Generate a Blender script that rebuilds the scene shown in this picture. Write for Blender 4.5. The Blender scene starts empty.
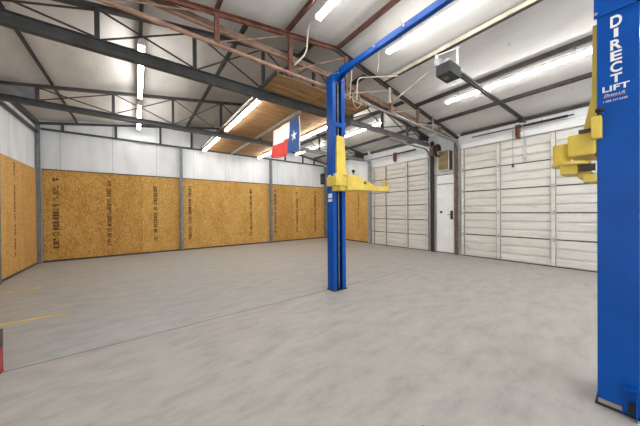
import bpy, bmesh, math, random
from mathutils import Vector, Matrix, Quaternion
random.seed(7)
S = bpy.context.scene
COL = S.collection
ORG = {}          # world origin of every object built, by name

# ------------------------------------------------------------------ materials
def node_mat(name, col, rough=.6, metal=0., noise=None, bump=0., spec=.4):
    """noise = (scale, amount, detail) varies the base colour"""
    m = bpy.data.materials.new(name); m.use_nodes = True
    nt = m.node_tree; b = nt.nodes['Principled BSDF']
    b.inputs['Roughness'].default_value = rough
    b.inputs['Metallic'].default_value = metal
    b.inputs['Specular IOR Level'].default_value = spec
    c = (*col, 1)
    b.inputs['Base Color'].default_value = c
    if noise:
        tc = nt.nodes.new('ShaderNodeTexCoord')
        n = nt.nodes.new('ShaderNodeTexNoise')
        n.inputs['Scale'].default_value = noise[0]; n.inputs['Detail'].default_value = noise[2]
        nt.links.new(tc.outputs['Object'], n.inputs['Vector'])
        r = nt.nodes.new('ShaderNodeValToRGB')
        a = noise[1]
        r.color_ramp.elements[0].position = .3; r.color_ramp.elements[1].position = .7
        r.color_ramp.elements[0].color = (*[max(0, x*(1-a)) for x in col], 1)
        r.color_ramp.elements[1].color = (*[min(1, x*(1+a)) for x in col], 1)
        nt.links.new(n.outputs['Fac'], r.inputs['Fac'])
        nt.links.new(r.outputs['Color'], b.inputs['Base Color'])
        if bump:
            bp = nt.nodes.new('ShaderNodeBump'); bp.inputs['Strength'].default_value = bump
            bp.inputs['Distance'].default_value = .02
            nt.links.new(n.outputs['Fac'], bp.inputs['Height'])
            nt.links.new(bp.outputs['Normal'], b.inputs['Normal'])
    return m

def emit_mat(name, col, strength):
    m = bpy.data.materials.new(name); m.use_nodes = True
    b = m.node_tree.nodes['Principled BSDF']
    b.inputs['Base Color'].default_value = (.9, .9, .9, 1)
    b.inputs['Emission Color'].default_value = (*col, 1)
    b.inputs['Emission Strength'].default_value = strength
    return m

class NT:
    def __init__(s, m): s.t = m.node_tree; s.b = s.t.nodes['Principled BSDF']
    def n(s, typ, **kw):
        x = s.t.nodes.new(typ)
        for k, v in kw.items(): setattr(x, k, v)
        return x
    def l(s, a, b): s.t.links.new(a, b)
    def math(s, op, a, b=None, c=None):
        x = s.n('ShaderNodeMath', operation=op)
        for i, v in enumerate((a, b, c)):
            if v is None: continue
            if hasattr(v, 'is_linked'): s.l(v, x.inputs[i])
            else: x.inputs[i].default_value = v
        return x.outputs[0]
    def mix(s, f, a, b, blend='MIX'):
        x = s.n('ShaderNodeMix', data_type='RGBA', blend_type=blend)
        for sock, v in ((x.inputs[0], f), (x.inputs[6], a), (x.inputs[7], b)):
            if hasattr(v, 'is_linked'): s.l(v, sock)
            else: sock.default_value = v if not isinstance(v, tuple) else (*v, 1) if len(v) == 3 else v
        return x.outputs[2]
    def noise(s, vec, scale, detail=4, rough=.5):
        x = s.n('ShaderNodeTexNoise'); x.inputs['Scale'].default_value = scale
        x.inputs['Detail'].default_value = detail; x.inputs['Roughness'].default_value = rough
        s.l(vec, x.inputs['Vector']); return x.outputs['Fac']
    def scale(s, vec, v):
        x = s.n('ShaderNodeMapping'); x.inputs['Scale'].default_value = v; s.l(vec, x.inputs['Vector']); return x.outputs[0]
    def ramp(s, f, stops):
        x = s.n('ShaderNodeValToRGB'); e = x.color_ramp.elements
        while len(e) < len(stops): e.new(.5)
        for k, (p, c) in enumerate(stops):
            e[k].position = p; e[k].color = (*c, 1) if len(c) == 3 else c
        s.l(f, x.inputs['Fac']); return x.outputs['Color']

def osb_material(name, lo, mid, hi):
    m = node_mat(name, mid, .75, spec=.25); t = NT(m)
    tc = t.n('ShaderNodeTexCoord').outputs['Object']
    oi = t.n('ShaderNodeObjectInfo')
    a = t.noise(t.scale(tc, (24, 24, 6)), 2.4, 5, .7)
    b = t.noise(t.scale(tc, (2.2, 2.2, .8)), 1.3, 3)
    vo = t.n('ShaderNodeTexVoronoi'); vo.inputs['Scale'].default_value = 20
    t.l(t.scale(tc, (3.2, 3.2, 1.4)), vo.inputs['Vector'])
    f = t.math('ADD', t.math('MULTIPLY', a, .62), t.math('MULTIPLY', t.n('ShaderNodeSeparateColor').outputs[0], 0))
    sp = t.n('ShaderNodeSeparateColor'); t.l(vo.outputs['Color'], sp.inputs[0])
    f = t.math('ADD', f, t.math('MULTIPLY', sp.outputs[0], .20))
    f = t.math('ADD', f, t.math('MULTIPLY', b, .20))
    f = t.math('ADD', f, t.math('MULTIPLY', t.math('SUBTRACT', oi.outputs['Random'], .5), .10))
    c = t.ramp(f, [(.36, lo), (.495, mid), (.645, hi)])
    t.l(c, t.b.inputs['Base Color'])
    return m

def ceiling_material():
    m = node_mat('insulation_white', (.6, .58, .55), .65); t = NT(m)
    tc = t.n('ShaderNodeTexCoord').outputs['Object']
    a = t.noise(t.scale(tc, (.9, .35, .9)), 1.6, 5, .6)
    g = t.noise(t.scale(tc, (2, 5, 2)), 2.0, 4)
    sep = t.n('ShaderNodeSeparateXYZ'); t.l(tc, sep.inputs[0])
    fr = t.math('FRACT', t.math('MULTIPLY', sep.outputs[1], .74))
    seam = t.math('LESS_THAN', fr, .012)
    c = t.ramp(a, [(.3, (.58, .56, .53)), (.5, (.68, .665, .64)), (.72, (.75, .735, .71))])
    c = t.mix(t.math('MULTIPLY', seam, .35), c, (.72, .71, .69))
    c = t.mix(t.math('MULTIPLY', t.math('GREATER_THAN', g, .70), .5), c, (.38, .35, .31))
    t.l(c, t.b.inputs['Base Color'])
    bp = t.n('ShaderNodeBump'); bp.inputs['Strength'].default_value = .35; bp.inputs['Distance'].default_value = .05
    t.l(a, bp.inputs['Height']); t.l(bp.outputs[0], t.b.inputs['Normal'])
    return m

def white_wall_material():
    m = node_mat('white_metal_panel', (.72, .74, .76), .5); t = NT(m)
    tc = t.n('ShaderNodeTexCoord').outputs['Object']
    sep = t.n('ShaderNodeSeparateXYZ'); t.l(tc, sep.inputs[0])
    s = t.math('ADD', sep.outputs[0], sep.outputs[1])
    fr = t.math('FRACT', t.math('MULTIPLY', t.math('ADD', s, 10.08 - 10.4), 1/1.19))
    seam = t.math('LESS_THAN', fr, .014)
    n = t.noise(t.scale(tc, (1.5, 1.5, .4)), 2, 4)
    c = t.ramp(n, [(.3, (.68, .70, .715)), (.6, (.79, .805, .82))])
    c = t.mix(t.math('MULTIPLY', seam, .6), c, (.36, .38, .40))
    t.l(c, t.b.inputs['Base Color'])
    return m

def floor_material():
    m = node_mat('polished_concrete', (.5, .48, .45), .42, spec=.35); t = NT(m)
    tc = t.n('ShaderNodeTexCoord').outputs['Object']
    sep = t.n('ShaderNodeSeparateXYZ'); t.l(tc, sep.inputs[0])
    X, Y = sep.outputs[0], sep.outputs[1]
    big = t.noise(tc, .55, 5, .6)
    sm = t.noise(t.scale(tc, (1.0, 2.2, 1)), 2.6, 8, .65)
    fine = t.noise(tc, 24, 5, .7)
    c = t.ramp(sm, [(.28, (.30, .283, .256)), (.5, (.39, .372, .343)), (.72, (.455, .435, .402))])
    # slab beyond the joint: cooler, greyer concrete
    far = t.math('GREATER_THAN', t.math('ADD', Y, t.math('MULTIPLY', t.math('SUBTRACT', sm, .5), .02)), 3.42)
    lft = t.math('SMOOTH_MIN', t.math('MAXIMUM', t.math('MULTIPLY_ADD', X, -.22, 1.05), 0.), .85, .1)
    c = t.mix(t.math('MULTIPLY', far, lft), c, t.ramp(sm, [(.28, (.295, .30, .296)), (.5, (.372, .378, .372)), (.72, (.435, .44, .43))]))
    c = t.mix(t.math('MULTIPLY', t.math('GREATER_THAN', big, .56), .28), c, (.44, .415, .385))
    c = t.mix(t.math('MULTIPLY', t.math('GREATER_THAN', fine, .62), .26), c, (.24, .22, .20))
    # dark worn patches
    w = t.noise(t.scale(tc, (.8, 1.6, 1)), 1.15, 6, .7)
    c = t.mix(t.math('MULTIPLY', t.ramp(w, [(.60, (0, 0, 0)), (.74, (1, 1, 1))]), .20), c, (.27, .255, .235))
    # small black spots
    vo = t.n('ShaderNodeTexVoronoi'); vo.inputs['Scale'].default_value = 1.3; t.l(tc, vo.inputs['Vector'])
    spot = t.math('LESS_THAN', vo.outputs['Distance'], .022)
    c = t.mix(t.math('MULTIPLY', spot, .8), c, (.06, .055, .05))
    # saw-cut joint along the slab edge
    wob = t.math('MULTIPLY', t.math('SUBTRACT', t.noise(tc, 1.8, 4), .5), .09)
    dist = t.math('ABSOLUTE', t.math('ADD', t.math('SUBTRACT', Y, 3.42), wob))
    xo = t.math('LESS_THAN', X, 5.6)
    c = t.mix(t.math('MULTIPLY', t.math('MULTIPLY', t.math('LESS_THAN', dist, .011), xo), .75), c, (.13, .12, .11))
    t.l(c, t.b.inputs['Base Color'])
    r = t.n('ShaderNodeMapRange'); r.inputs[3].default_value = .34; r.inputs[4].default_value = .58
    t.l(sm, r.inputs[0]); t.l(r.outputs[0], t.b.inputs['Roughness'])
    return m

def door_material():
    m = node_mat('worn_white_steel', (.66, .63, .57), .5); t = NT(m)
    tc = t.n('ShaderNodeTexCoord').outputs['Object']
    a = t.noise(t.scale(tc, (1, .9, 7)), 1.6, 6, .7)
    c = t.ramp(a, [(.30, (.38, .345, .29)), (.42, (.60, .575, .525)), (.7, (.69, .665, .615))])
    t.l(c, t.b.inputs['Base Color'])
    return m

M = {}
M['osb'] = osb_material('osb_back', (.37, .175, .040), (.56, .315, .080), (.71, .455, .15))
M['osb_left'] = osb_material('osb_left', (.38, .19, .055), (.56, .31, .095), (.70, .44, .16))
def ply_material():
    m = node_mat('loft_plywood', (.35, .2, .09), .7, spec=.25); t = NT(m)
    tc = t.n('ShaderNodeTexCoord').outputs['Object']; oi = t.n('ShaderNodeObjectInfo')
    a = t.noise(t.scale(tc, (1.1, 7, 1)), 1.5, 6, .65)
    b = t.noise(t.scale(tc, (2.5, 40, 1)), 1.5, 4, .6)
    f = t.math('ADD', t.math('MULTIPLY', a, .75), t.math('MULTIPLY', b, .25))
    f = t.math('ADD', f, t.math('MULTIPLY', t.math('SUBTRACT', oi.outputs['Random'], .5), .10))
    t.l(t.ramp(f, [(.34, (.19, .09, .032)), (.47, (.33, .185, .075)), (.62, (.48, .30, .14))]), t.b.inputs['Base Color'])
    return m
M['ply'] = ply_material()
M['ceil'] = ceiling_material()
M['white'] = white_wall_material()
M['floor'] = floor_material()
M['door'] = door_material()
M['grey'] = node_mat('grey_steel_paint', (.058, .058, .058), .5, 0, (6, .25, 4))
M['grey_light'] = node_mat('grey_steel_lighter', (.21, .21, .21), .5, 0, (6, .25, 4))
M['post'] = node_mat('grey_post_paint', (.20, .21, .22), .45, 0, (5, .2, 4))
M['rust'] = node_mat('red_oxide_steel', (.17, .066, .042), .65, 0, (9, .45, 5))
M['pink'] = node_mat('faded_primer_steel', (.35, .205, .145), .6, 0, (8, .3, 5))
M['brown'] = node_mat('brown_steel', (.20, .135, .095), .6, 0, (7, .4, 5))
M['taupe'] = node_mat('weathered_steel_and_shade', (.30, .25, .21), .55, 0, (8, .3, 5))
M['dark'] = node_mat('dark_brown_steel', (.06, .042, .036), .6, 0, (7, .4, 4))
M['purlin_red'] = node_mat('red_brown_purlin', (.13, .058, .040), .6, 0, (7, .4, 4))
M['purlin_brown'] = node_mat('brown_purlin', (.046, .033, .028), .6, 0, (7, .35, 4))
M['cream'] = node_mat('cream_steel', (.62, .55, .45), .5, 0, (7, .2, 4))
M['galv'] = node_mat('galvanized', (.42, .43, .43), .4, .35, (14, .3, 4))
M['blue'] = node_mat('blue_enamel', (.0, .070, .345), .40, 0, (3, .14, 4), spec=.22)
M['navy'] = node_mat('black_slot', (.012, .014, .02), .5)
M['yellow'] = node_mat('yellow_enamel', (.72, .53, .085), .42, 0, (5, .16, 5))
M['black'] = node_mat('black_rubber', (.015, .015, .016), .6)
M['whitep'] = node_mat('white_paint', (.78, .78, .76), .45, 0, (3, .06, 3))
M['tube'] = emit_mat('fluorescent_tube', (1, .985, .96), 15.)
M['letter'] = node_mat('white_vinyl', (.85, .85, .82), .5)
M['redtxt'] = node_mat('red_vinyl', (.55, .12, .12), .5)
M['stamp'] = node_mat('brown_ink', (.10, .055, .022), .8)
M['fl_white'] = node_mat('flag_white', (.80, .80, .78), .8, 0, (4, .05, 3))
M['fl_red'] = node_mat('flag_red', (.58, .055, .04), .8, 0, (4, .08, 3))
M['fl_blue'] = node_mat('flag_blue', (.035, .10, .30), .8, 0, (4, .1, 3))
M['gunmetal'] = node_mat('opener_grey', (.032, .033, .033), .5, 0, (10, .2, 3))
M['kraft'] = node_mat('yellowed_board', (.22, .165, .075), .7, 0, (7, .3, 4))
M['redpaint'] = node_mat('red_paint', (.35, .02, .02), .5, 0, (5, .2, 3))
M['yline'] = node_mat('yellow_floor_paint', (.80, .60, .04), .6, 0, (6, .25, 5))
M['cord'] = node_mat('tan_cord', (.50, .40, .29), .6)
M['orust'] = node_mat('rusty_bracket', (.22, .10, .055), .7, 0, (16, .45, 4))

# ------------------------------------------------------------------ mesh helpers
class MB:
    def __init__(s): s.v = []; s.f = []; s.sm = set()
    def add(s, vs, fs, smooth=False):
        o = len(s.v); s.v += [Vector(v) for v in vs]
        for f in fs:
            if smooth: s.sm.add(len(s.f))
            s.f.append([i+o for i in f])
        return s
    def box(s, lo, hi):
        x0, y0, z0 = lo; x1, y1, z1 = hi
        return s.add([(x0,y0,z0),(x1,y0,z0),(x1,y1,z0),(x0,y1,z0),(x0,y0,z1),(x1,y0,z1),(x1,y1,z1),(x0,y1,z1)],
              [(0,3,2,1),(4,5,6,7),(0,1,5,4),(1,2,6,5),(2,3,7,6),(3,0,4,7)])
    def cbox(s, lo, hi, b=.01):
        """box with bevelled edges"""
        bm = bmesh.new(); bmesh.ops.create_cube(bm, size=1)
        for v in bm.verts:
            for k in range(3): v.co[k] = lo[k] + (v.co[k]+.5)*(hi[k]-lo[k])
        bmesh.ops.bevel(bm, geom=bm.edges[:], offset=b, segments=2, affect='EDGES', profile=.6)
        bm.verts.index_update()
        s.add([v.co.copy() for v in bm.verts], [[v.index for v in f.verts] for f in bm.faces]); bm.free(); return s
    def bar(s, a, b, w, h, up=(0, 0, 1)):
        """rectangular bar from a to b, h measured along up"""
        a, b = Vector(a), Vector(b); d = (b-a).normalized(); up = Vector(up)
        if abs(d.dot(up)) > .99: up = Vector((0, 1, 0))
        sx = d.cross(up).normalized(); u = sx.cross(d).normalized()
        q = []
        for p in (a, b):
            for i, j in ((-1,-1),(1,-1),(1,1),(-1,1)): q.append(p + sx*w/2*i + u*h/2*j)
        return s.add(q, [(0,3,2,1),(4,5,6,7),(0,1,5,4),(1,2,6,5),(2,3,7,6),(3,0,4,7)])
    def angle(s, a, b, w, t=.008, flip=1):
        """L-shaped angle iron"""
        a, b = Vector(a), Vector(b); d = (b-a).normalized(); sx = d.cross(Vector((0,0,1))).normalized()*flip
        s.bar(a, b, w, t); s.bar(a + sx*w/2 + Vector((0,0,w/2)), b + sx*w/2 + Vector((0,0,w/2)), t, w); return s
    def cyl(s, a, b, r, n=12, r2=None):
        a, b = Vector(a), Vector(b); d = (b-a).normalized(); r2 = r if r2 is None else r2
        u = d.orthogonal().normalized(); w = d.cross(u)
        vs = []
        for p, rr in ((a, r), (b, r2)):
            for k in range(n):
                t = 2*math.pi*k/n; vs.append(p + u*rr*math.cos(t) + w*rr*math.sin(t))
        o = len(s.f)
        s.add(vs, [(k, (k+1) % n, n+(k+1) % n, n+k) for k in range(n)], True)
        s.add(vs, [list(range(n))[::-1], list(range(n, 2*n))]); return s
    def tube(s, pts, r, n=8):
        pts = [Vector(p) for p in pts]; rings = []; u = None
        for i, p in enumerate(pts):
            d = (pts[min(i+1, len(pts)-1)] - pts[max(i-1, 0)]).normalized()
            u = d.orthogonal().normalized() if u is None else (u - d*u.dot(d)).normalized()
            w = d.cross(u)
            rings.append([p + (u*math.cos(2*math.pi*k/n) + w*math.sin(2*math.pi*k/n))*r for k in range(n)])
        vs = [v for rg in rings for v in rg]; fs = []
        for i in range(len(pts)-1):
            for k in range(n): fs.append((i*n+k, i*n+(k+1) % n, (i+1)*n+(k+1) % n, (i+1)*n+k))
        s.add(vs, fs, True); m = len(pts)-1
        return s.add(vs, [list(range(n))[::-1], list(range(m*n, m*n+n))])
    def prism(s, poly, ax, a, b):
        """polygon (list of 2D points in the two other axes, in axis order) extruded along ax"""
        def P(q, t):
            q = list(q); q.insert(ax, t); return q
        n = len(poly); vs = [P(q, a) for q in poly] + [P(q, b) for q in poly]
        return s.add(vs, [(k, (k+1) % n, n+(k+1) % n, n+k) for k in range(n)] + [list(range(n))[::-1], list(range(n, 2*n))])

def link(name, mb, mat, parent=None, origin=None):
    me = bpy.data.meshes.new(name)
    if parent is not None: og = ORG[parent.name]
    elif origin is not None: og = Vector(origin)
    else:
        lo = [min(v[k] for v in mb.v) for k in range(3)]; hi = [max(v[k] for v in mb.v) for k in range(3)]
        og = Vector(((lo[0]+hi[0])/2, (lo[1]+hi[1])/2, lo[2]))
    me.from_pydata([v-og for v in mb.v], [], mb.f)
    for i in mb.sm: me.polygons[i].use_smooth = True
    bm = bmesh.new(); bm.from_mesh(me); bmesh.ops.recalc_face_normals(bm, faces=bm.faces); bm.to_mesh(me); bm.free()
    me.materials.append(M[mat] if isinstance(mat, str) else mat)
    o = bpy.data.objects.new(name, me); COL.objects.link(o)
    if parent is not None: o.parent = parent
    else: o.location = og
    ORG[o.name] = og
    return o

def tag(o, label, cat, group=None, kind=None):
    o['label'] = label
    o['category'] = cat
    if group: o['group'] = group
    if kind: o['kind'] = kind
    return o

def thing(name, label, cat, loc, group=None):
    o = bpy.data.objects.new(name, None); COL.objects.link(o); o.location = loc; o.empty_display_size = .1
    ORG[o.name] = Vector(loc)
    return tag(o, label, cat, group)

def struct(name, mb, mat, label, cat, origin=(0, 0, 0)):
    return tag(link(name, mb, mat, None, origin), label, cat, None, 'structure')

# ------------------------------------------------------------------ dimensions (metres)
XL, XR, YB, YF = -2.23, 8.25, 10.42, -4.0
RX, RZ, SL = 2.95, 4.86, .165            # newer (far) roof: ridge x, truss top at ridge, slope
OX, OZ = 3.1, 4.60                       # older (near) roof
def zg(x): return RZ - SL*abs(x-RX)
def zo(x): return OZ - SL*abs(x-OX)
YJ = 3.80                                # where the two roofs meet

# ------------------------------------------------------------------ shell
fl = struct('floor', MB().box((-7, YF, -.12), (8.6, YB+.2, 0)), 'floor', 'grey polished concrete floor with a saw cut joint', 'floor')
link('painted_line', MB().box((-2.13, 4.885, .0), (-.77, 4.93, .0025)), 'yline', fl)['label'] = 'longer yellow painted line nearer the camera'
link('painted_line', MB().box((-2.13, 6.88, .0), (-1.46, 6.925, .0025)), 'yline', fl)['label'] = 'short faint yellow painted line nearer the back wall'

wb = struct('wall_back', MB().prism([(XL-.1, 0), (XR+.1, 0), (XR+.1, zg(XR)+.1), (RX, RZ+.16), (XL-.1, zg(XL)+.1)], 1, YB+.02, YB+.12),
            'white', 'back wall of white metal panels above wood sheeting', 'wall')
wl = struct('wall_left', MB().box((XL-.12, 3.9, 0), (XL-.02, YB+.1, zg(XL)+.1)), 'white', 'left wall of white metal panels above wood sheeting', 'wall')
wr = struct('wall_right', MB().box((XR+.01, YF, 0), (XR+.12, YB+.1, 4.03)), 'white', 'right wall with the roll up doors', 'wall')

def stamp(parent, x, y, z0, z1, w, axis):
    """illegible ink marks running up a wood sheet"""
    mb = MB(); z = z0
    rnd = random.Random(int((x+y)*1000))
    while z < z1:
        h = rnd.choice((.022, .03, .045, .06)); 
        if rnd.random() < .06: z += .06; continue
        k = rnd.randint(1, 3)
        for i in range(k):
            a = -w/2 + w*i/k + .006; b = -w/2 + w*(i+1)/k - .006
            if rnd.random() < .1: continue
            zz = z + rnd.uniform(0, .008)
            if axis == 0: mb.box((x+a, y-.0025, zz), (x+b, y+.002, zz+h))
            else: mb.box((x-.002, y+a, zz), (x+.0025, y+b, zz+h))
        z += h + rnd.choice((.008, .012, .02))
    return link('ink_stamp', mb, 'stamp', parent)

# wood sheets: each a part of its wall, split between the steel posts
stx = [-1.88, -.69, .55, 1.64, 4.03, 5.21, 6.39, 7.5]
edges = [-2.15, -1.02, .20, 1.34, 2.60, 3.80, 4.94, 6.16, 7.36, 8.20]
for a, b in zip(edges[:-1], edges[1:]):
    sh = link('osb_sheet', MB().box((a+.0012, YB-.012, .05), (b-.0012, YB+.02, 2.68 + random.uniform(-.004, .01))), 'osb', wb)
    for s in stx:
        if a < s < b: stamp(sh, s, YB-.012, .38, 2.40, .14 if s < -1 else .11, 0)
for a, b in ((3.95, 5.15), (5.15, 6.37), (6.37, 7.59), (7.59, 8.30), (8.30, 9.2), (9.2, 10.22)):
    sh = link('osb_sheet', MB().box((XL-.03, a+.003, .05), (XL+.006, b-.003, 2.66)), 'osb_left', wl)
    if a == 8.30: stamp(sh, XL+.006, 8.70, .28, 2.55, .07, 1)
for a, b in ((7.36, 8.32), (8.32, 9.35), (9.35, 10.38)):
    sh = link('osb_sheet', MB().box((XR-.014, a+.003, .05), (XR+.02, b-.003, 2.68)), 'osb', wr)
    stamp(sh, XR-.016, (a+b)/2+.15, .5, 2.3, .06, 1)
link('bottom_plate', MB().box((-2.15, YB-.035, 0), (8.2, YB+.01, .05)), 'dark', wb)
link('bottom_plate', MB().box((XL-.02, 3.95, 0), (XL+.01, YB-.20, .05)), 'dark', wl)
link('bottom_plate', MB().box((XR-.03, 7.36, 0), (XR+.01, YB-.05, .05)), 'dark', wr)
link('drip_edge', MB().box((-2.15, YB-.03, 2.675), (8.2, YB+.01, 2.70)), 'grey', wb)

# roof lining, sagging between the purlins
def roof(zf, x0, x1, y0, y1, purl, drop, lift):
    xs = []; edgesx = [x0] + [p for p in purl if x0 < p < x1] + [x1]
    for a, b in zip(edgesx[:-1], edgesx[1:]):
        for k in range(8): xs.append((a + (b-a)*k/8, math.sin(math.pi*k/8)**2))
    xs.append((x1, 0)); ny = 14; mb = MB(); vs = []; n = len(xs)
    for dz in (0, .10):
        for j in range(ny+1):
            y = y0 + (y1-y0)*j/ny
            for x, s in xs: vs.append((x, y, zf(x) + lift - drop*s*(1-dz*10) + dz))
    L = n*(ny+1); fs = []
    for j in range(ny):
        for i in range(n-1):
            q = (j*n+i, j*n+i+1, (j+1)*n+i+1, (j+1)*n+i)
            fs.append(q); fs.append(tuple(v+L for v in q[::-1]))
    mb.add(vs, fs, True)
    bd = [i for i in range(n)] + [j*n+n-1 for j in range(1, ny+1)] + [ny*n+i for i in range(n-2, -1, -1)] + [j*n for j in range(ny-1, 0, -1)]
    mb.add(vs, [(bd[k], bd[(k+1) % len(bd)], bd[(k+1) % len(bd)]+L, bd[k]+L) for k in range(len(bd))])
    return mb
GP = [-1.42, .07, 1.55, 2.95, 4.43, 5.92, 7.45]
OP = [-2.55, -1.4, -.22, .93, 2.07, 3.2, 4.55, 5.92, 7.02]
cg = struct('ceiling', roof(zg, XL-.1, XR+.1, YJ, YB+.1, GP, .035, .09), 'ceil', 'white insulated roof lining over the far bays', 'ceiling')
co = struct('ceiling_near', roof(zo, -7, XR+.1, YF, YJ+.02, OP, .035, .09), 'ceil', 'white insulated roof lining over the near bays', 'ceiling')
struct('trim_1', MB().prism([(-2.25, zo(-2.25)+.1), (OX, zo(OX)+.1), (XR, zo(XR)+.1), (XR, zg(XR)+.24), (RX, zg(RX)+.24), (-2.25, zg(-2.25)+.24)], 1, YJ+.0, YJ+.04), 'white', 'white strip closing the step between the two roofs', 'trim')

# ------------------------------------------------------------------ purlins
def purlin(zf, x, y0, y1, mat, label, w=.045, h=.15, grp=None, base=None):
    z = zf(x) if base is None else base
    mb = MB()
    mb.box((x-.006, y0, z+.004), (x+.006, y1, z+h)); mb.box((x-.006, y0, z), (x+w, y1, z+.012)); mb.box((x-w, y0, z+h-.012), (x+.006, y1, z+h))
    mb.box((x+w-.008, y0, z), (x+w, y1, z+.022))
    return tag(link('roof_purlin', mb, mat), label, 'purlin', grp)
gl = ['far roof purlin nearest the left wall', 'far roof purlin beside the light row over the left of the floor', 'far roof purlin just left of the loft deck',
      'far roof purlin at the ridge above the loft deck', 'far roof purlin over the right edge of the loft deck', 'far roof purlin beside the light row right of the loft deck', 'far roof purlin nearest the right wall']
for x, lb in zip(GP, gl):
    purlin(zg, x, YJ+.06, YB, 'grey', 'dark steel ' + lb, grp='far bay roof purlins')
ol = [None, None, 'brown roof purlin left of the lift, furthest left of the near bay', 'brown roof purlin crossing at the first upright of the rust coloured truss',
      'brown roof purlin running to the second upright of the rust coloured truss', 'red brown roof purlin just left of the blue overhead beam', 'x',
      'brown roof purlin beside the long light over the large door', 'dark brown roof purlin between the long light and the right wall']
for x, lb in zip(OP, ol):
    if lb is None: continue
    if lb == 'x':
        t = thing('roof_purlin', 'cream faced roof purlin that carries the door opener', 'purlin', (x, 0, zo(x)-.03), 'near bay roof purlins')
        z = zo(x)-.05
        link('web', MB().box((x-.05, YF, z+.02), (x-.035, YJ-.1, z+.10)).box((x-.05, YF, z+.09), (x+.03, YJ-.1, z+.10)), 'cream', t)
        link('bottom_flange', MB().box((x-.034, YF, z+.016), (x+.03, YJ-.1, z+.03)).box((x-.034, YF, z+.03), (x-.024, YJ-.1, z+.088)), 'dark', t)['label'] = 'dark underside'
        continue
    purlin(zo, x, YF, YJ-.1, 'purlin_brown' if x > 4 else 'purlin_red', lb, h=.14, w=.032, grp='near bay roof purlins')
# eave beams
tag(link('eave_beam', MB().box((XR-.06, YF, 3.755), (XR+.0, 3.52, 3.82)), 'dark'), 'dark eave beam along the wall above the large door', 'beam')
tag(link('eave_beam', MB().box((XR-.10, 4.72, 3.90), (XR+.0, 7.2, 4.0)).box((XR-.10, 7.4, 3.90), (XR, YB-.1, 4.0)), 'grey'), 'grey eave beam along the wall above the far door', 'beam')
tag(link('eave_beam', MB().box((XL-.01, 3.95, 3.90), (XL+.08, 7.60, 4.0)).box((XL-.01, 7.70, 3.90), (XL+.08, YB-.12, 4.0)), 'grey'), 'grey eave beam at the top of the left wall', 'beam')
tag(link('wall_girt', MB().box((XL-.01, 3.95, 3.68), (XL+.06, 7.60, 3.73)).box((XL-.01, 7.70, 3.68), (XL+.06, YB-.12, 3.73)), 'grey'), 'grey wall girt on white panels of the left wall', 'girt')

# ------------------------------------------------------------------ posts
def post(x, y, w, d, h, mat, label, grp=None):
    mb = MB(); f = .012
    mb.box((x-w/2, y-d/2, .012), (x+w/2, y-d/2+f, h)); mb.box((x-w/2, y+d/2-f, .012), (x+w/2, y+d/2, h)); mb.box((x-.006, y-d/2+f, .012), (x+.006, y+d/2-f, h))
    t = thing('steel_post', label, 'post', (x, y, 0), grp)
    link('shaft', mb, mat, t)
    link('base_plate', MB().box((x-w/2-.002, y-d/2-.012, 0), (x+w/2+.002, y+d/2+.005, .012)), 'grey', t)
    return t
G = 'steel wall posts'
post(-2.195, YB-.115, .06, .12, 3.93, 'post', 'grey steel post in the left corner of the back wall', G)
post(1.35, YB-.105, .09, .10, 3.80, 'post', 'grey steel post on the back wall, left one of the two between wood sheets', G)
post(4.95, YB-.105, .09, .10, 3.80, 'post', 'grey steel post on the back wall below the flag', G)
post(8.12, YB-.105, .10, .10, 3.80, 'post', 'grey steel post in the right corner of the back wall, behind the lift', G)
post(XL+.035, 7.74, .045, .10, 3.64, 'post', 'grey steel post on the left wall at the edge of the picture', G)
post(8.15, 7.27, .08, .10, 3.66, 'galv', 'pale grey steel post at the left side of the far door', G)
post(8.16, 4.42, .08, .09, 3.78, 'dark', 'dark steel post between the far door and the small white door', G)
post(8.16, 3.63, .08, .09, 3.62, 'brown', 'brown steel post between the small white door and the large door', G)

# back wall gable frame
g = thing('gable_frame', 'grey steel gable frame across the top of the back wall', 'frame', (3, YB, 3.8))
link('girt', MB().box((-2.16, YB-.045, 3.815), (8.1, YB+.01, 3.865)), 'grey', g)
for a, b in ((XL, RX), (RX, XR)):
    link('rafter', MB().bar((a+.04, YB-.05, zg(a+.04)-.03), (b-.02, YB-.05, zg(b-.02)-.03), .07, .06), 'grey', g)
for x in (-1.72, -.50, .72, 1.72, 4.62, 5.75, 6.75, 7.45):
    link('stud', MB().box((x-.03, YB-.05, 3.865), (x+.03, YB+.01, zg(x)-.06)), 'grey', g)

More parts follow.
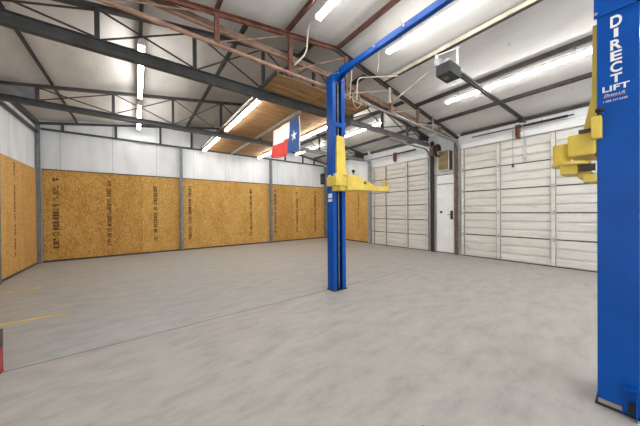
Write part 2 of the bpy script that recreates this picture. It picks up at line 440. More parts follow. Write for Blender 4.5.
# ------------------------------------------------------------------ trusses
def grey_truss(Y, zb, hb, label, posts, xmin, xmax):
    t = thing('roof_truss', label, 'truss', (3, Y, zb), 'grey roof trusses')
    # heavy bottom chord: channel with a lower flange
    for x0, x1, hh, m in ((xmin, 4.45, hb, 'grey'), (4.45, xmax, .115, 'grey_light')):  # right half takes a paler grey to paint in the light on it
        c = link('bottom_chord', MB().box((x0, Y-.012, zb+.012), (x1, Y+.012, zb+hh)).box((x0, Y-.05, zb), (x1, Y+.05, zb+.014))
             .box((x0, Y-.05, zb+hh-.012), (x1, Y+.05, zb+hh)).box((x0, Y-.05, zb+.014), (x1, Y-.042, zb+.055)), m, t)
        if x0 > 4: c['label'] = 'slimmer right half of the bottom chord, coloured as if lit'
    mb = MB()
    for a, b in ((xmin, RX), (RX, xmax)): mb.bar((a, Y, zg(a)-.03), (b, Y, zg(b)-.03), .09, .055)
    link('top_chord', mb, 'grey', t)
    for x in posts:
        link('web_post', MB().box((x-.028, Y-.028, zb+(hb if x < 4.45 else .115)), (x+.028, Y+.028, zg(x)-.055)), 'grey', t)
    for a, b in zip(posts[:-1], posts[1:]):
        za, zb2 = zg(a)-.06, zg(b)-.06
        link('web_brace', MB().bar((a+.03, Y-.02, za-.01), (b-.03, Y-.02, zb+hb+.02), .02, .02), 'dark', t)
        link('web_brace', MB().bar((a+.03, Y+.02, zb+hb+.02), (b-.03, Y+.02, zb2-.01), .02, .02), 'dark', t)
    for e, q in ((xmin, posts[0]), (xmax, posts[-1])):
        link('haunch_plate', MB().prism([(e, zb+hb), (q, zb+hb), (q, zg(q)-.055), (e, zg(e)-.055)], 1, Y-.006, Y+.006), 'grey_light' if e < 0 else 'dark', t)
    return t
PX = [-1.63, -.41, .82, 2.06, 3.30, 4.52, 5.74, 6.97, 7.7]
grey_truss(4.6, 3.66, .165, 'grey roof truss with heavy bottom chord, the one nearer the lift', PX, XL+.02, XR-.02)
grey_truss(7.65, 3.655, .12, 'grey roof truss nearer the back wall, crossing beyond the flag', PX, XL+.02, XR-.02)

YO = 3.62
t = thing('roof_truss', 'rust and pink primer coloured roof truss directly above the lift', 'truss', (3, YO, 3.7), 'rust coloured roof steel')
for a, b in ((-1.0, OX), (OX, XR-.02)):
    mb = MB()
    for s in (-1, 1):
        mb.bar((a, YO+s*.035, zo(a)-.035), (b, YO+s*.035, zo(b)-.035), .05, .012)
        mb.bar((a, YO+s*.012, zo(a)-.06), (b, YO+s*.012, zo(b)-.06), .01, .045)
    link('top_chord', mb, 'rust' if a < 0 else 'dark', t)
link('bottom_chord', MB().tube([(-1.0, YO, 3.775), (2.9, YO, 3.745), (3.5, YO, 3.73)], .03, 10), 'pink', t)
link('bottom_chord', MB().tube([(3.5, YO, 3.73), (5.0, YO, 3.69), (7.98, YO, 3.575)], .026, 10), 'taupe', t)['label'] = 'greyer right half of the bottom chord'
def bz(x):
    return 3.775 - .03*(x+1)/3.9 if x < 2.9 else (3.745 - .055*(x-2.9)/2.1 if x < 5 else 3.69 - .115*(x-5)/2.98)
opx = [-.25, .93, 2.11, 3.4, 4.84, 5.98, 7.1]
for x in opx:
    link('web_post', MB().box((x-.03, YO-.03, bz(x)+.02), (x-.0, YO+.03, zo(x)-.05)).box((x+.004, YO-.03, bz(x)+.02), (x+.03, YO+.0, zo(x)-.05)), 'rust' if x < 3 else 'brown', t)
for i, (a, b) in enumerate(zip(opx[:-1], opx[1:])):
    link('web_brace', MB().cyl((a+.03, YO, bz(a)+.05), (b-.03, YO, zo(b)-.07), .009, 6), 'pink' if i < 3 else 'cream', t)
# post that carries its left end (just outside the frame except the lower edge)
p = thing('floor_post', 'low red and black post at the left edge beside the floor joint', 'post', (-1.03, 3.43, 0))
link('shaft', MB().box((-1.08, 3.40, .012), (-.962, 3.455, .22)), 'redpaint', p)['label'] = 'red lower half'
link('shaft', MB().box((-1.08, 3.40, .22), (-.962, 3.455, .38)), 'dark', p)['label'] = 'dark upper half'
link('base_plate', MB().box((-1.10, 3.39, 0), (-.962, 3.458, .012)), 'redpaint', p)

# brown tie beam beside the truss
b = thing('tie_beam', 'brown steel beam running behind the rust coloured truss', 'beam', (3, 3.74, 4.0), 'rust coloured roof steel')
def bb(x): return 4.02 - (.0 if x < 3 else .40*(x-3)/5.15)
link('web', MB().bar((-1.9, 3.735, bb(0)+.06), (3, 3.735, bb(3)+.06), .012, .12).bar((3, 3.735, bb(3)+.06), (8.13, 3.735, bb(8.13)+.06), .012, .12), 'brown', b)
link('flange', MB().bar((-1.9, 3.715, bb(0)), (3, 3.715, bb(3)), .055, .014).bar((3, 3.715, bb(3)), (8.13, 3.715, bb(8.13)), .055, .014), 'pink', b)['label'] = 'faded primer lower flange'

# ------------------------------------------------------------------ loft deck on the truss chords
t = thing('loft_deck', 'plywood loft deck lying on the grey trusses over the flag', 'loft', (3.15, 7, 3.84))
for (x0, x1) in ((2.03, 3.17), (3.19, 4.36)):
    for (y0, y1) in ((3.93, 5.4), (5.42, 7.85), (7.87, 10.33)):
        link('plywood_sheet', MB().box((x0, y0, 3.846), (x1, y1, 3.864)), 'ply', t)
link('batten', MB().box((3.14, 4.72, 3.80), (3.21, 7.55, 3.845)).box((3.14, 7.72, 3.80), (3.21, 10.3, 3.845)), 'galv', t)
for x in (2.0, 4.39):
    link('edge_angle', MB().box((x-.03, 3.90, 3.838), (x+.03, 10.3, 3.846)).box((x-.004, 3.90, 3.846), (x+.004, 10.3, 3.91)), 'grey', t)

# ------------------------------------------------------------------ fluorescent lights
def light(x, y0, y1, z, label, tilt=0, n=1, w=.11, hang=None):
    t = thing('fluorescent_light', label, 'light', (x, (y0+y1)/2, z), 'fluorescent strip lights')
    link('housing', MB().prism([(x-.02, z+.018), (x+.02, z+.018), (x+.048, z+.034), (x+.034, z+.05), (x+.034, z+.085), (x-.034, z+.085), (x-.034, z+.05), (x-.048, z+.034)], 1, y0, y1), 'whitep', t)
    for s in (-.028, .028):
        link('tube', MB().cyl((x+s, y0+.04, z), (x+s, y1-.04, z), .0155, 10), 'tube', t)
    for y in (y0+.02, y1-.02):
        link('lamp_holder', MB().box((x-.048, y-.015, z-.018), (x+.048, y+.015, z+.02)), 'whitep', t)
    if hang:
        for yh in (y0+.3, y1-.32):
            link('hanger', MB().box((x-.01, yh, z+.085), (x+.01, yh+.02, hang)), 'galv', t)
    return t
zl = zg(.13)-.19
light(.10, 5.0, 7.45, zl, 'strip light over the left floor, on the near side of the further grey truss', hang=zg(.14)+.1)
light(.10, 7.85, 10.2, zl, 'strip light over the left floor, against the back wall', hang=zg(.14)+.1)
light(2.10, 4.85, 7.3, 3.753, 'strip light under the left edge of the loft deck, nearer the lift')
light(2.10, 8.0, 10.2, 3.753, 'strip light under the left edge of the loft deck, by the back wall')
light(4.30, 4.85, 7.2, 3.753, 'strip light under the right edge of the loft deck, nearer the lift')
light(4.30, 8.02, 10.2, 3.753, 'strip light under the right edge of the loft deck, by the back wall')
light(6.15, 4.85, 7.2, zg(6.15)-.19, 'strip light high over the floor in front of the far door', hang=zg(6.15)+.1)
light(6.15, 7.85, 10.1, zg(6.15)-.19, 'strip light over the right back corner of the building', hang=zg(6.15)+.1)
light(3.78, .55, 2.92, zo(3.78)-.14, 'strip light beside the blue overhead beam', hang=zo(3.78)+.1)
light(3.78, -2.2, .3, zo(3.78)-.14, 'added unseen strip light further along above the blue beam', hang=zo(3.78)+.1)  # unseen fixture added to the row for more room light
light(2.24, .6, 3.02, zo(2.24)-.13, 'strip light at the top edge of the picture left of the blue beam', hang=zo(2.24)+.1)
light(2.24, -2.2, .4, zo(2.24)-.13, 'added unseen strip light overhead behind the camera', hang=zo(2.24)+.1)  # added out of view as fill, carrying on the row
light(6.06, .42, 2.95, zo(6.06)-.09, 'long strip light over the large door, left end', hang=zo(6.06)+.1)
light(6.06, -2.1, .40, zo(6.06)-.09, 'added unseen strip light over the large door, behind the near blue column', hang=zo(6.06)+.1)  # added fixture past the visible one, there for its light

# ------------------------------------------------------------------ flag
def flag():
    x0 = 3.09; ya, yb = 4.84, 6.20; zt, zb = 3.64, 2.86
    def P(u, v):    # u 0 near edge .. 1 far edge, v 0 top .. 1 bottom
        wave = .035*math.sin(u*9+v*2.0)*(0.3+v) + .02*math.sin(u*19+v*5)*(.2+v)
        return Vector((x0-.03 + wave, ya+(yb-ya)*u + .03*v*math.sin(v*3), zt - (zt-zb)*v - .03*math.sin(math.pi*u)*v + .02*u*v))
    t = thing('state_flag', 'red, white and blue star flag hanging below the loft deck', 'flag', (x0, (ya+yb)/2, zb))
    def cloth(u0, u1, v0, v1, nu, nv):
        mb = MB(); vs = []
        for th in (0, .004):
            for j in range(nv+1):
                for i in range(nu+1):
                    p = P(u0+(u1-u0)*i/nu, v0+(v1-v0)*j/nv); vs.append(p+Vector((th, 0, 0)))
        n = nu+1; L = n*(nv+1); fs = []
        for j in range(nv):
            for i in range(nu):
                q = (j*n+i, j*n+i+1, (j+1)*n+i+1, (j+1)*n+i); fs.append(q); fs.append(tuple(k+L for k in q[::-1]))
        bd = list(range(n)) + [j*n+nu for j in range(1, nv+1)] + [nv*n+i for i in range(nu-1, -1, -1)] + [j*n for j in range(nv-1, 0, -1)]
        mb.add(vs, fs, True)
        mb.add(vs, [(bd[k], bd[(k+1) % len(bd)], bd[(k+1) % len(bd)]+L, bd[k]+L) for k in range(len(bd))])
        return mb
    bl = link('blue_band', cloth(0.03, .34, 0, 1, 10, 16), 'fl_blue', t)
    link('white_band', cloth(.34, 1, 0, .52, 22, 10), 'fl_white', t)
    link('red_band', cloth(.34, 1, .52, 1, 22, 10), 'fl_red', t)
    link('heading', cloth(0, .03, 0, 1, 2, 16), 'fl_white', t)
    # star, sewn on both faces
    mb = MB()
    for off in (-.004, .008):
        c = P(.185, .5) + Vector((off, 0, 0)); pts = []
        for k in range(10):
            r = .135 if k % 2 == 0 else .055; a = math.pi/2 + k*math.pi/5
            u = .185 + r*math.cos(a)/(yb-ya); v = .5 - r*math.sin(a)/(zt-zb)
            pts.append(P(u, v) + Vector((off, 0, 0)))
        mb.add([c]+pts, [(0, 1+k, 1+(k+1) % 10) for k in range(10)])
    link('star', mb, 'fl_white', bl)
    link('hanging_cord', MB().cyl(P(.01, 0), (3.17, 4.9, 3.79), .004, 6).cyl(P(.99, 0), (3.17, 6.12, 3.79), .004, 6), 'cord', t)
flag()

# ------------------------------------------------------------------ the lift
L = thing('vehicle_lift', 'blue two post car lift with yellow arms standing on the concrete', 'car lift', (2.85, 1.8, 0))
def column(x0, x1, yo, yi, h, label=None):
    """channel column; yo = outer (closed) side, yi = inner side with the slot"""
    s = 1 if yi > yo else -1; t = .014; mb = MB()
    lo, hi = min(yo, yi), max(yo, yi)
    mb.box((x0, lo, .02), (x0+t, hi, h)); mb.box((x1-t, lo, .02), (x1, hi, h))
    mb.box((x0+t, min(yo, yo+s*t), .02), (x1-t, max(yo, yo+s*t), h))
    w = x1-x0
    mb.box((x0+t, min(yi, yi-s*t), .02), (x0+.26*w, max(yi, yi-s*t), h)); mb.box((x1-.28*w, min(yi, yi-s*t), .02), (x1-t, max(yi, yi-s*t), h))
    c = link('column', mb, 'blue', L)
    if label: c['label'] = label
    link('base_plate', MB().box((x0-.006, lo-.012, 0), (x1+.012, hi+.012, .02)), 'navy', L)
    # inner works seen in the slot
    xc = (x0+x1)/2; yc = (yo+yi)/2
    link('slot_liner', MB().box((x0+.016, min(yo+s*.03, yo+s*.034), .02), (x1-.016, max(yo+s*.03, yo+s*.034), h-.05)), 'navy', c)
    link('slide_strip', MB().box((x0+.27*w, yi-s*.024-.004, .03), (x0+.31*w, yi-s*.024+.004, h-.1)), 'galv', c)
    link('slide_strip', MB().box((x1-.42*w, yi-s*.06-.004, .03), (x1-.37*w, yi-s*.06+.004, h-.1)), 'galv', c)
    return c
cA = column(2.755, 3.04, 3.45, 3.278, 3.80, 'further blue column, with the slot facing the camera')
cB = column(2.65, 2.95, .026, .212, 3.80, 'near blue column, with white lettering')
# top extension of the near column (slightly larger sleeve), strap on the far column
link('column_sleeve', MB().box((2.64, .022, 2.765), (2.655, .226, 3.82)).box((2.64, .022, 2.765), (2.96, .034, 3.82)).box((2.945, .022, 2.765), (2.96, .226, 3.82)), 'blue', cB)
link('cross_strap', MB().box((2.775, 3.266, 2.90), (3.05, 3.284, 2.975)), 'blue', cA)
for z in (2.79, 3.02):
    link('bolt', MB().cyl((2.625, .215, z), (2.642, .215, z), .009, 8), 'galv', cB)
# foot details on the near column
link('foot_bracket', MB().box((2.60, .035, .0), (2.65, .041, .20)).box((2.60, .032, .196), (2.652, .098, .204)).box((2.643, .09, .0), (2.652, .098, .196)), 'blue', cB)
link('foot_opening', MB().box((2.640, .040, .03), (2.649, .074, .10)), 'navy', cB)
link('worn_foot', MB().box((2.642, .10, .022), (2.6495, .208, .05)), 'taupe', cB)['label'] = 'scuffed bare foot edge'
# overhead beam
zb0, zb1 = 3.78, 3.865
link('overhead_beam', MB().box((2.835, .10, zb0), (2.845, 3.10, zb1)).box((2.845, .10, zb0), (2.905, 3.10, zb0+.012)).box((2.895, .10, zb0+.012), (2.905, 3.10, zb1)), 'blue', L)
br = MB().prism([(3.28, 3.70), (3.06, 3.77), (2.92, 3.78), (2.92, 3.865), (3.10, 3.885), (3.30, 3.86), (3.40, 3.80)], 0, 2.822, 2.832)
br.prism([(3.28, 3.70), (3.06, 3.77), (2.92, 3.78), (2.92, 3.865), (3.10, 3.885), (3.30, 3.86), (3.40, 3.80)], 0, 2.906, 2.918)
br.box((2.832, 3.10, 3.765), (2.906, 3.27, 3.78)).box((2.832, 3.26, 3.72), (3.0, 3.275, 3.86))
link('beam_bracket', br, 'blue', L)
for y, z in ((3.20, 3.80), (3.27, 3.82), (3.21, 3.85), (2.4, 3.825), (1.9, 3.825)):
    link('bolt', MB().cyl((2.812, y, z), (2.83, y, z), .014, 8), 'galv', L)
# far carriage and arm
ca = link('carriage', MB().cbox((2.60, 3.02, 1.83), (3.06, 3.27, 1.99), .012).box((2.72, 3.05, 1.755), (3.0, 3.26, 1.83)), 'yellow', L)
link('carriage_sleeve', MB().prism([(2.815, 2.73), (2.985, 2.73), (3.03, 2.0), (2.80, 2.0)], 1, 3.235, 3.272), 'yellow', ca)
for xx in (2.66, 2.95): link('pivot_pin', MB().cyl((xx, 3.11, 1.99), (xx, 3.11, 2.035), .035, 14), 'galv', ca)
link('cover_plate', MB().box((2.63, 3.012, 1.86), (2.76, 3.02, 1.96)), 'yellow', ca)
ar = link('arm', MB().prism([(2.84, 1.765), (3.52, 1.785), (3.52, 1.875), (3.36, 1.935), (3.0, 2.03), (2.84, 2.03)], 1, 3.005, 3.018)
     .prism([(2.84, 1.765), (3.52, 1.785), (3.52, 1.875), (3.36, 1.935), (3.0, 2.03), (2.84, 2.03)], 1, 3.19, 3.203)
     .prism([(2.90, 2.018), (3.0, 2.018), (3.36, 1.923), (3.52, 1.863), (3.52, 1.875), (3.36, 1.935), (3.0, 2.03), (2.90, 2.03)], 1, 3.018, 3.19)
     .box((2.90, 3.018, 1.775), (3.50, 3.19, 1.787)), 'yellow', L)
link('arm_extension', MB().prism([(3.40, 1.79), (3.97, 1.785), (3.97, 1.89), (3.91, 1.89), (3.82, 1.868), (3.40, 1.862)], 1, 3.03, 3.18), 'yellow', ar)
link('lift_pad', MB().cyl((3.90, 3.10, 1.88), (3.90, 3.10, 1.98), .022, 10).cyl((3.90, 3.10, 1.975), (3.90, 3.10, 1.995), .07, 16).cyl((3.90, 3.10, 1.995), (3.90, 3.10, 2.04), .016, 8), 'yellow', ar)
link('lock_knob', MB().cyl((3.07, 3.10, 2.02), (3.07, 3.10, 2.10), .012, 8).cyl((3.07, 3.10, 2.09), (3.07, 3.10, 2.13), .03, 10), 'black', ar)
link('slot_hole', MB().box((3.23, 3.001, 1.885), (3.30, 3.006, 1.925)), 'dark', ar)
# stickers on the far column
link('sticker', MB().box((2.7515, 3.31, 1.575), (2.755, 3.42, 1.62)), 'letter', cA)
link('sticker', MB().box((2.7515, 3.31, 1.64), (2.755, 3.42, 1.72)).box((2.751, 3.33, 1.90), (2.755, 3.41, 2.05)), 'whitep', cA)
# near carriage, folded arm and sleeve
cn = link('carriage', MB().cbox((2.635, .215, 1.80), (3.02, .362, 1.965), .016), 'yellow', L)
link('carriage_sleeve', MB().prism([(.205, 2.75), (.236, 2.75), (.242, 2.24), (.285, 2.0), (.285, 1.93), (.205, 1.93)], 0, 2.70, 2.89), 'yellow', cn)
link('stop_block', MB().cbox((2.575, .185, 1.90), (2.645, .235, 2.055), .008), 'yellow', cn)
link('lock_knob', MB().cyl((2.60, .195, 2.055), (2.60, .195, 2.09), .008, 8).cyl((2.60, .195, 2.085), (2.60, .195, 2.105), .022, 12), 'black', cn)
link('blue_knob', MB().cyl((2.63, .188, 2.06), (2.63, .188, 2.11), .012, 10), 'blue', cn)
ring = [(2.70 + .17*math.cos(a), .352 + .105*math.sin(a)) for a in [math.pi*2*k/28 for k in range(28)]]
an = link('arm', MB().prism(ring, 2, 1.735, 1.755).box((2.645, .31, 1.675), (2.95, .405, 1.737)), 'yellow', L)
link('pivot_drum', MB().cyl((2.735, .408, 1.753), (2.735, .408, 1.915), .052, 20), 'yellow', an)
link('arm_tube', MB().box((2.72, .25, 1.64), (3.5, .315, 1.69)), 'yellow', an)
link('gear_plate', MB().box((2.61, .235, 1.962), (2.67, .30, 1.985)), 'dark', an)
link('cavity_shade', MB().box((2.65, .225, 1.69), (2.72, .30, 1.736)), 'dark', an)  # dark block painting the shade in the hollows under the carriage
link('pad_plate', MB().box((2.60, .215, 1.60), (2.80, .275, 1.612)).box((2.60, .215, 1.612), (2.612, .275, 1.655)), 'yellow', an)

# lettering on the near column
def text(txt, y0, y1, z0, z1, mat, name, x=2.648, bold=.0, slope=0.):
    """text fitted into a box on the plane X = x, read along -Y"""
    cu = bpy.data.curves.new(name, 'FONT'); cu.body = txt; cu.extrude = .0; cu.offset = bold; cu.fill_mode = 'FRONT'
    if slope: cu.shear = slope
    o = bpy.data.objects.new(name, cu); COL.objects.link(o)
    dg = bpy.context.evaluated_depsgraph_get(); me = bpy.data.meshes.new_from_object(o.evaluated_get(dg))
    bpy.data.objects.remove(o); 
    vs = [v.co.copy() for v in me.vertices]; fs = [list(p.vertices) for p in me.polygons]
    bpy.data.meshes.remove(me)
    lo = [min(v[k] for v in vs) for k in (0, 1)]; hi = [max(v[k] for v in vs) for k in (0, 1)]
    q = [(x-.0012, y0 + (y1-y0)*(v.x-lo[0])/(hi[0]-lo[0]), z0 + (z1-z0)*(v.y-lo[1])/(hi[1]-lo[1])) for v in vs]
    link(name, MB().add(q, fs), mat, cB)
ZT = [(2.735, 2.655), (2.645, 2.585), (2.570, 2.500), (2.490, 2.425), (2.415, 2.345), (2.335, 2.275)]
for ch, (z1, z0) in zip('DIRECT', ZT):
    text(ch, (.150 if ch != 'I' else .134), (.098 if ch != 'I' else .114), z0, z1, 'letter', 'lettering', bold=.03)
text('LIFT', .186, .066, 2.222, 2.262, 'letter', 'lettering', bold=.025)
text('Direct-Lift', .178, .084, 2.188, 2.208, 'letter', 'lettering', slope=.3)
link('lettering_underline', MB().box((2.6466, .080, 2.182), (2.648, .182, 2.185)), 'redtxt', cB)
text('1-888-347-5438', .182, .076, 2.150, 2.164, 'letter', 'lettering')

# ------------------------------------------------------------------ doors
def section_profile(z0, z1, x):
    """cross-section (x, z) of one ribbed steel section, front towards -X"""
    h = z1-z0; pts = [(x+.045, z0+.012), (x+.006, z0+.012), (x, z0+.02)]
    for f in (.33, .66):
        zc = z0+h*f
        pts += [(x, zc-.05), (x+.012, zc-.03), (x+.034, zc-.014), (x+.034, zc+.006), (x, zc+.012)]
    pts += [(x, z1-.026), (x+.006, z1-.018), (x+.045, z1-.018)]
    return pts
def overhead_door(name, ya, yb, h, n, stiles, label):
    x = XR-.06
    d = tag(bpy.data.objects.new(name, None), label, 'door', None, 'structure'); COL.objects.link(d); d.location = (x, (ya+yb)/2, 0); ORG[d.name] = Vector(d.location)
    for k in range(n):
        z0, z1 = .012 + (h-.012)*k/n, .012 + (h-.012)*(k+1)/n
        mb = MB()
        # profile is in (x, z); prism along Y
        mb.prism(section_profile(z0, z1, x), 1, ya, yb)
        s = link('door_section', mb, 'door', d)
        link('section_joint', MB().box((x+.012, ya, z1-.018), (x+.044, yb, z1+.012)), 'dark', s) if k < n-1 else None
    link('bottom_seal', MB().box((x-.004, ya, 0), (x+.03, yb, .014)), 'black', d)
    for y in stiles:
        st = link('stile', MB().box((x-.05, y-.038, .03), (x, y+.038, h-.01)), 'door', d)
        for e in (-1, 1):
            link('stile_side_shade', MB().box((x-.046, min(y+e*.038, y+e*.046), .03), (x, max(y+e*.038, y+e*.046), h-.01)), 'taupe', st)  # dark strips painting shade down both sides of the stile
        for k in range(1, n):
            z = .012 + (h-.012)*k/n
            link('hinge', MB().box((x-.062, y-.045, z-.05), (x-.05, y+.045, z+.05)).cyl((x-.066, y-.05, z), (x-.066, y+.05, z), .012, 8), 'galv', st)
    return d
def track(x, y, zc, length, parent, rise=.0):
    """vertical galvanized track that bends into a horizontal run"""
    r = .32; pts = [(x, zc*k/8+.02*(1-k/8)) for k in range(9)]
    pts += [(x - r + r*math.cos(a), zc + r*math.sin(a)) for a in [math.pi/2*k/8 for k in range(1, 9)]]
    pts += [(x - r - length*k/4, zc + r + rise*k/4) for k in range(1, 5)]
    mb = MB()
    for (px, pz), (qx, qz) in zip(pts[:-1], pts[1:]):
        a, b = Vector((px, y, pz)), Vector((qx, y, qz)); d = (b-a).normalized(); nn = Vector((-d.z, 0, d.x))
        mb.bar(a - d*.004, b + d*.004, .05, .006, nn)
        for s in (-1, 1): mb.bar(a + Vector((0, s*.024, 0)) + nn*.012, b + Vector((0, s*.024, 0)) + nn*.012, .005, .024, nn)
    return link('door_track', mb, 'galv', parent)
d1 = overhead_door('door_1', 4.56, 7.10, 3.24, 6, (7.05, 6.42, 5.42, 4.61), 'far white sectional roll up door with three columns of panels')
track(XR-.11, 7.17, 3.26, 1.5, d1); track(XR-.11, 4.51, 3.20, 1.9, d1)
d2 = overhead_door('door_2', -1.9, 3.48, 3.31, 5, (3.44, 2.50, 1.365, .23, -.9, -1.85), 'large white sectional roll up door on the right')
track(XR-.11, 3.53, 3.24, 2.9, d2, .10)
link('track_hanger', MB().box((6.55, 3.52, 3.63), (6.58, 3.54, 4.02)), 'galv', d2)
for n_, (ya, yb, z, d, yl) in enumerate(((5.06, 7.08, 3.62, 'far', 5.91), (1.0, 3.15, 3.60, 'large', 2.05))):
    t = thing('torsion_shaft', 'dark torsion spring shaft above the %s roll up door' % d, 'shaft', (XR-.1, yl, z))
    link('shaft', MB().cyl((XR-.15, ya, z), (XR-.15, yb, z), .018, 10), 'dark', t)
    link('spring', MB().cyl((XR-.15, yl-.9 if n_ == 0 else yl-.95, z), (XR-.15, yl-.05, z), .03, 12), 'black', t)
    link('bracket', MB().box((XR-.18, yl-.045, z-.26), (XR-.10, yl-.03, z+.06)).box((XR-.18, yl+.03, z-.26), (XR-.10, yl+.045, z+.06)).box((XR-.10, yl-.05, z-.30), (XR-.085, yl+.05, z+.08)), 'orust', t)
# header insulation above the big door
tag(link('header_cover', MB().prism([(XR-.02, 3.32), (XR-.075, 3.34), (XR-.08, 3.46), (XR-.03, 3.55), (XR, 3.55), (XR, 3.32)], 1, -1.9, 3.48), 'whitep'), 'white header cover above the large roll up door', 'trim')
tag(link('header_cover', MB().prism([(XR-.02, 3.26), (XR-.06, 3.28), (XR-.065, 3.42), (XR-.02, 3.50), (XR, 3.50), (XR, 3.26)], 1, 4.56, 7.10), 'whitep'), 'white header cover above the far roll up door', 'trim')

# small white door
d3 = tag(bpy.data.objects.new('door_3', None), 'small white door between the two roll up doors', 'door', None, 'structure'); COL.objects.link(d3); d3.location = (XR-.03, 4.02, 0); ORG[d3.name] = Vector(d3.location)
link('door_leaf', MB().cbox((XR-.055, 3.735, .03), (XR-.012, 4.29, 2.27), .006), 'whitep', d3)
link('door_frame', MB().box((XR-.05, 4.295, 0), (XR-.0, 4.36, 2.62)).box((XR-.05, 3.69, 0), (XR, 3.73, 2.62)).box((XR-.06, 3.69, 2.275), (XR, 4.36, 2.30)).box((XR-.08, 3.69, 2.60), (XR, 4.36, 2.64)), 'galv', d3)
link('transom_panel', MB().box((XR-.03, 3.735, 2.31), (XR-.005, 4.29, 2.59)), 'whitep', d3)
link('door_handle', MB().box((XR-.075, 3.755, 1.12), (XR-.055, 3.83, 1.40)).cyl((XR-.075, 3.79, 1.27), (XR-.12, 3.79, 1.27), .016, 8).bar((XR-.115, 3.79, 1.27), (XR-.115, 3.90, 1.27), .02, .02), 'black', d3)
link('deadbolt', MB().box((XR-.072, 4.10, 1.32), (XR-.055, 4.17, 1.39)), 'black', d3)
link('threshold', MB().box((XR-.10, 3.70, 0), (XR, 4.33, .028)), 'brown', d3)

# box, reel and wiring above the small door
t = thing('wall_box', 'yellowed brown box mounted on the wall above the small white door', 'box', (XR-.14, 3.97, 2.68))
link('box_body', MB().box((XR-.22, 3.79, 2.74), (XR+.005, 4.15, 3.34)), 'dark', t)
link('front_panel', MB().box((XR-.232, 3.81, 2.74), (XR-.22, 4.13, 3.34)), 'kraft', t)
link('front_frame', MB().box((XR-.238, 3.785, 2.71), (XR-.218, 3.81, 3.37)).box((XR-.238, 4.13, 2.71), (XR-.218, 4.155, 3.37)).box((XR-.238, 3.81, 2.71), (XR-.218, 4.13, 2.735)).box((XR-.238, 3.81, 3.345), (XR-.218, 4.13, 3.37)), 'cream', t)
t = thing('cable_reel', 'rusty reel with dark coiled cable hanging at the end of the near grey truss', 'reel', (XR-.28, 4.2, 3.2))
link('drum', MB().cyl((XR-.30, 4.30, 3.40), (XR-.30, 4.20, 3.40), .17, 20), 'orust', t)
coil = []
for k in range(90):
    a = 2*math.pi*k/15; coil.append((XR-.30 + (.16+.012*math.sin(k))*math.cos(a), 4.17 - .016*(k/15), 3.38 + .20*math.sin(a)))
link('cable_coil', MB().tube(coil, .013, 6), 'gunmetal', t)
link('wall_bracket', MB().box((XR-.32, 4.22, 3.40), (XR+.0, 4.27, 3.45)).box((XR-.02, 4.2, 3.3), (XR+.008, 4.3, 3.55)), 'dark', t)
tag(link('meter_box', MB().cbox((7.88, YB-.16, 2.86), (8.06, YB+.02, 3.42), .01), 'gunmetal'), 'dark grey box on the back wall just left of the further lift column', 'box')
tag(link('junction_box', MB().box((XL-.03, 7.84, 2.10), (XL+.02, 7.90, 2.18)), 'black'), 'small black box on the left wall at the edge of the picture', 'box')

# ------------------------------------------------------------------ garage door opener
YM = 1.87
t = thing('door_opener', 'dark grey garage door opener hanging from the cream purlin', 'door opener', (4.05, YM, 3.45))
link('motor_housing', MB().cbox((3.70, YM-.15, 3.45), (4.04, YM+.07, 3.62), .012), 'gunmetal', t)
link('motor_top', MB().box((3.76, YM-.10, 3.62), (4.24, YM+.06, 3.69)).box((3.70, YM+.01, 3.62), (3.78, YM+.09, 3.72)), 'galv', t)
link('light_lens', MB().box((3.80, YM-.05, 3.446), (3.90, YM+.02, 3.452)), 'kraft', t)
for (x, y, za, zb_) in ((3.76, YM+.085, 3.60, 3.82), (4.46, YM+.085, 3.93, 4.22)):
    link('hanger_strap', MB().box((x-.03, y-.006, za), (x+.03, y+.006, zb_)), 'whitep', t)
link('hanger_angle', MB().bar((3.74, YM+.085, 3.80), (4.52, YM+.085, 4.24), .04, .012).bar((4.02, YM+.085, 3.62), (4.46, YM+.085, 3.96), .03, .012), 'whitep', t)
link('rail', MB().box((4.2, YM-.022, 3.69), (XR-.20, YM+.022, 3.73)).box((4.2, YM-.004, 3.655), (XR-.20, YM+.004, 3.69)).box((4.2, YM-.022, 3.645), (XR-.20, YM+.022, 3.655)), 'gunmetal', t)
link('trolley', MB().box((7.60, YM-.05, 3.60), (7.78, YM+.05, 3.66)), 'black', t)
link('door_arm', MB().bar((7.75, YM, 3.60), (XR-.09, YM+.02, 3.10), .03, .008, (0, 1, 0)), 'galv', t)
tag(link('door_strut', MB().box((XR-.085, YM+.02, 2.66), (XR-.062, YM+.09, 3.28)), 'galv'), 'vertical steel strut bolted to the top panel of the large door', 'strut')
tag(link('release_cord', MB().cyl((XR-.11, 2.16, 3.55), (XR-.11, 2.16, 2.62), .004, 6).cyl((XR-.11, 2.16, 2.62), (XR-.11, 2.16, 2.56), .025, 8), 'black'), 'thin release cord with black handle in front of the large door', 'cord')

# ------------------------------------------------------------------ conduits and cords near the lift
def bend(pts, r=.10, n=6):
    pts = [Vector(p) for p in pts]; out = [pts[0]]
    for a, b, c in zip(pts[:-2], pts[1:-1], pts[2:]):
        d1, d2 = (a-b).normalized(), (c-b).normalized(); k = min(r, (a-b).length*.45, (c-b).length*.45)
        for i in range(n+1):
            s = i/n; out.append((b+d1*k)*(1-s)**2 + b*2*s*(1-s) + (b+d2*k)*s*s)
    return out + [pts[-1]]
def conduit(pts, label, r=.014, rb=.12, mat='cream', cat='conduit', name='conduit'):
    return tag(link(name, MB().tube(bend(pts, rb), r, 8), mat), label, cat)
conduit([(2.255, 3.05, 4.40), (2.255, 3.28, 4.41), (2.23, 3.30, 3.96), (2.09, 3.45, 3.80)], 'white conduit dropping from the light left of the lift')
conduit([(4.46, 3.15, 4.26), (3.86, 3.45, 4.17), (3.60, 3.50, 4.10), (3.58, 3.50, 3.65)], 'cream conduit curving down beside the further blue column')
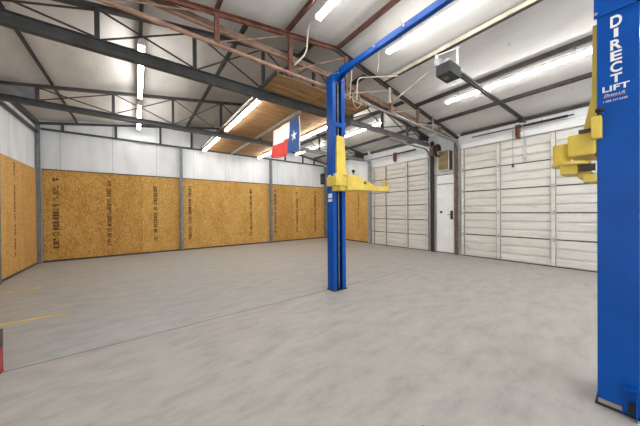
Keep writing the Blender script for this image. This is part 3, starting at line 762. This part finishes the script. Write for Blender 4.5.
conduit([(3.80, 3.12, 4.52), (3.80, 3.12, 4.30), (3.77, 3.14, 4.10)], 'cream conduit dropping straight from the light beside the blue beam', r=.013)
conduit([(3.44, 3.5, 4.24), (3.42, 3.5, 4.0), (3.38, 3.5, 3.60)], 'tan cable hanging from the roof just right of the further blue column', r=.014, mat='cord', cat='cable', name='hanging_cable')
loop = [(3.63 + .12*math.cos(a), 3.555 + .01*math.sin(a*3), 3.68 + .16*math.sin(a)) for a in [math.pi*2*k/28 + math.pi/2 for k in range(27)]]
tag(link('cord_loop', MB().tube(loop, .009, 6), 'cord'), 'loop of tan cord hanging from the truss right of the further blue column', 'cord')
tag(link('knee_brace', MB().bar((4.93, 2.75, 4.31), (4.83, 3.50, 3.98), .03, .02), 'cream'), 'cream diagonal brace right of the conduit under the near roof', 'brace')
tag(link('drop_pipe', MB().cyl((4.70, 3.55, 4.24), (4.70, 3.55, 3.90), .03, 10), 'cream'), 'short cream pipe dropping from the near roof beside the diagonal brace', 'pipe')

# ------------------------------------------------------------------ world, camera, view
w = bpy.data.worlds.new('World'); S.world = w; w.use_nodes = True
bg = w.node_tree.nodes['Background']; bg.inputs[0].default_value = (.92, .96, 1, 1); bg.inputs[1].default_value = 1.0

f, yaw, pit, rol = 245., math.radians(36.9), math.radians(-.3), math.radians(-.45)
fw = Vector((math.sin(yaw)*math.cos(pit), math.cos(yaw)*math.cos(pit), math.sin(pit)))
rt = Vector((math.cos(yaw), -math.sin(yaw), 0)); up = rt.cross(fw)
r2 = rt*math.cos(rol) + up*math.sin(rol); u2 = up*math.cos(rol) - rt*math.sin(rol)
cam = bpy.data.cameras.new('Camera'); co_ = bpy.data.objects.new('Camera', cam); COL.objects.link(co_)
cam.sensor_width = 36; cam.lens = 36*f/640; cam.clip_start = .02
mw = Matrix((r2, u2, -fw)).transposed().to_4x4(); mw.translation = (0, 0, 1.4)
co_.matrix_world = mw
S.camera = co_
S.view_settings.view_transform = 'Standard'; S.view_settings.look = 'None'
S.view_settings.exposure = 1.15; S.view_settings.gamma = 1
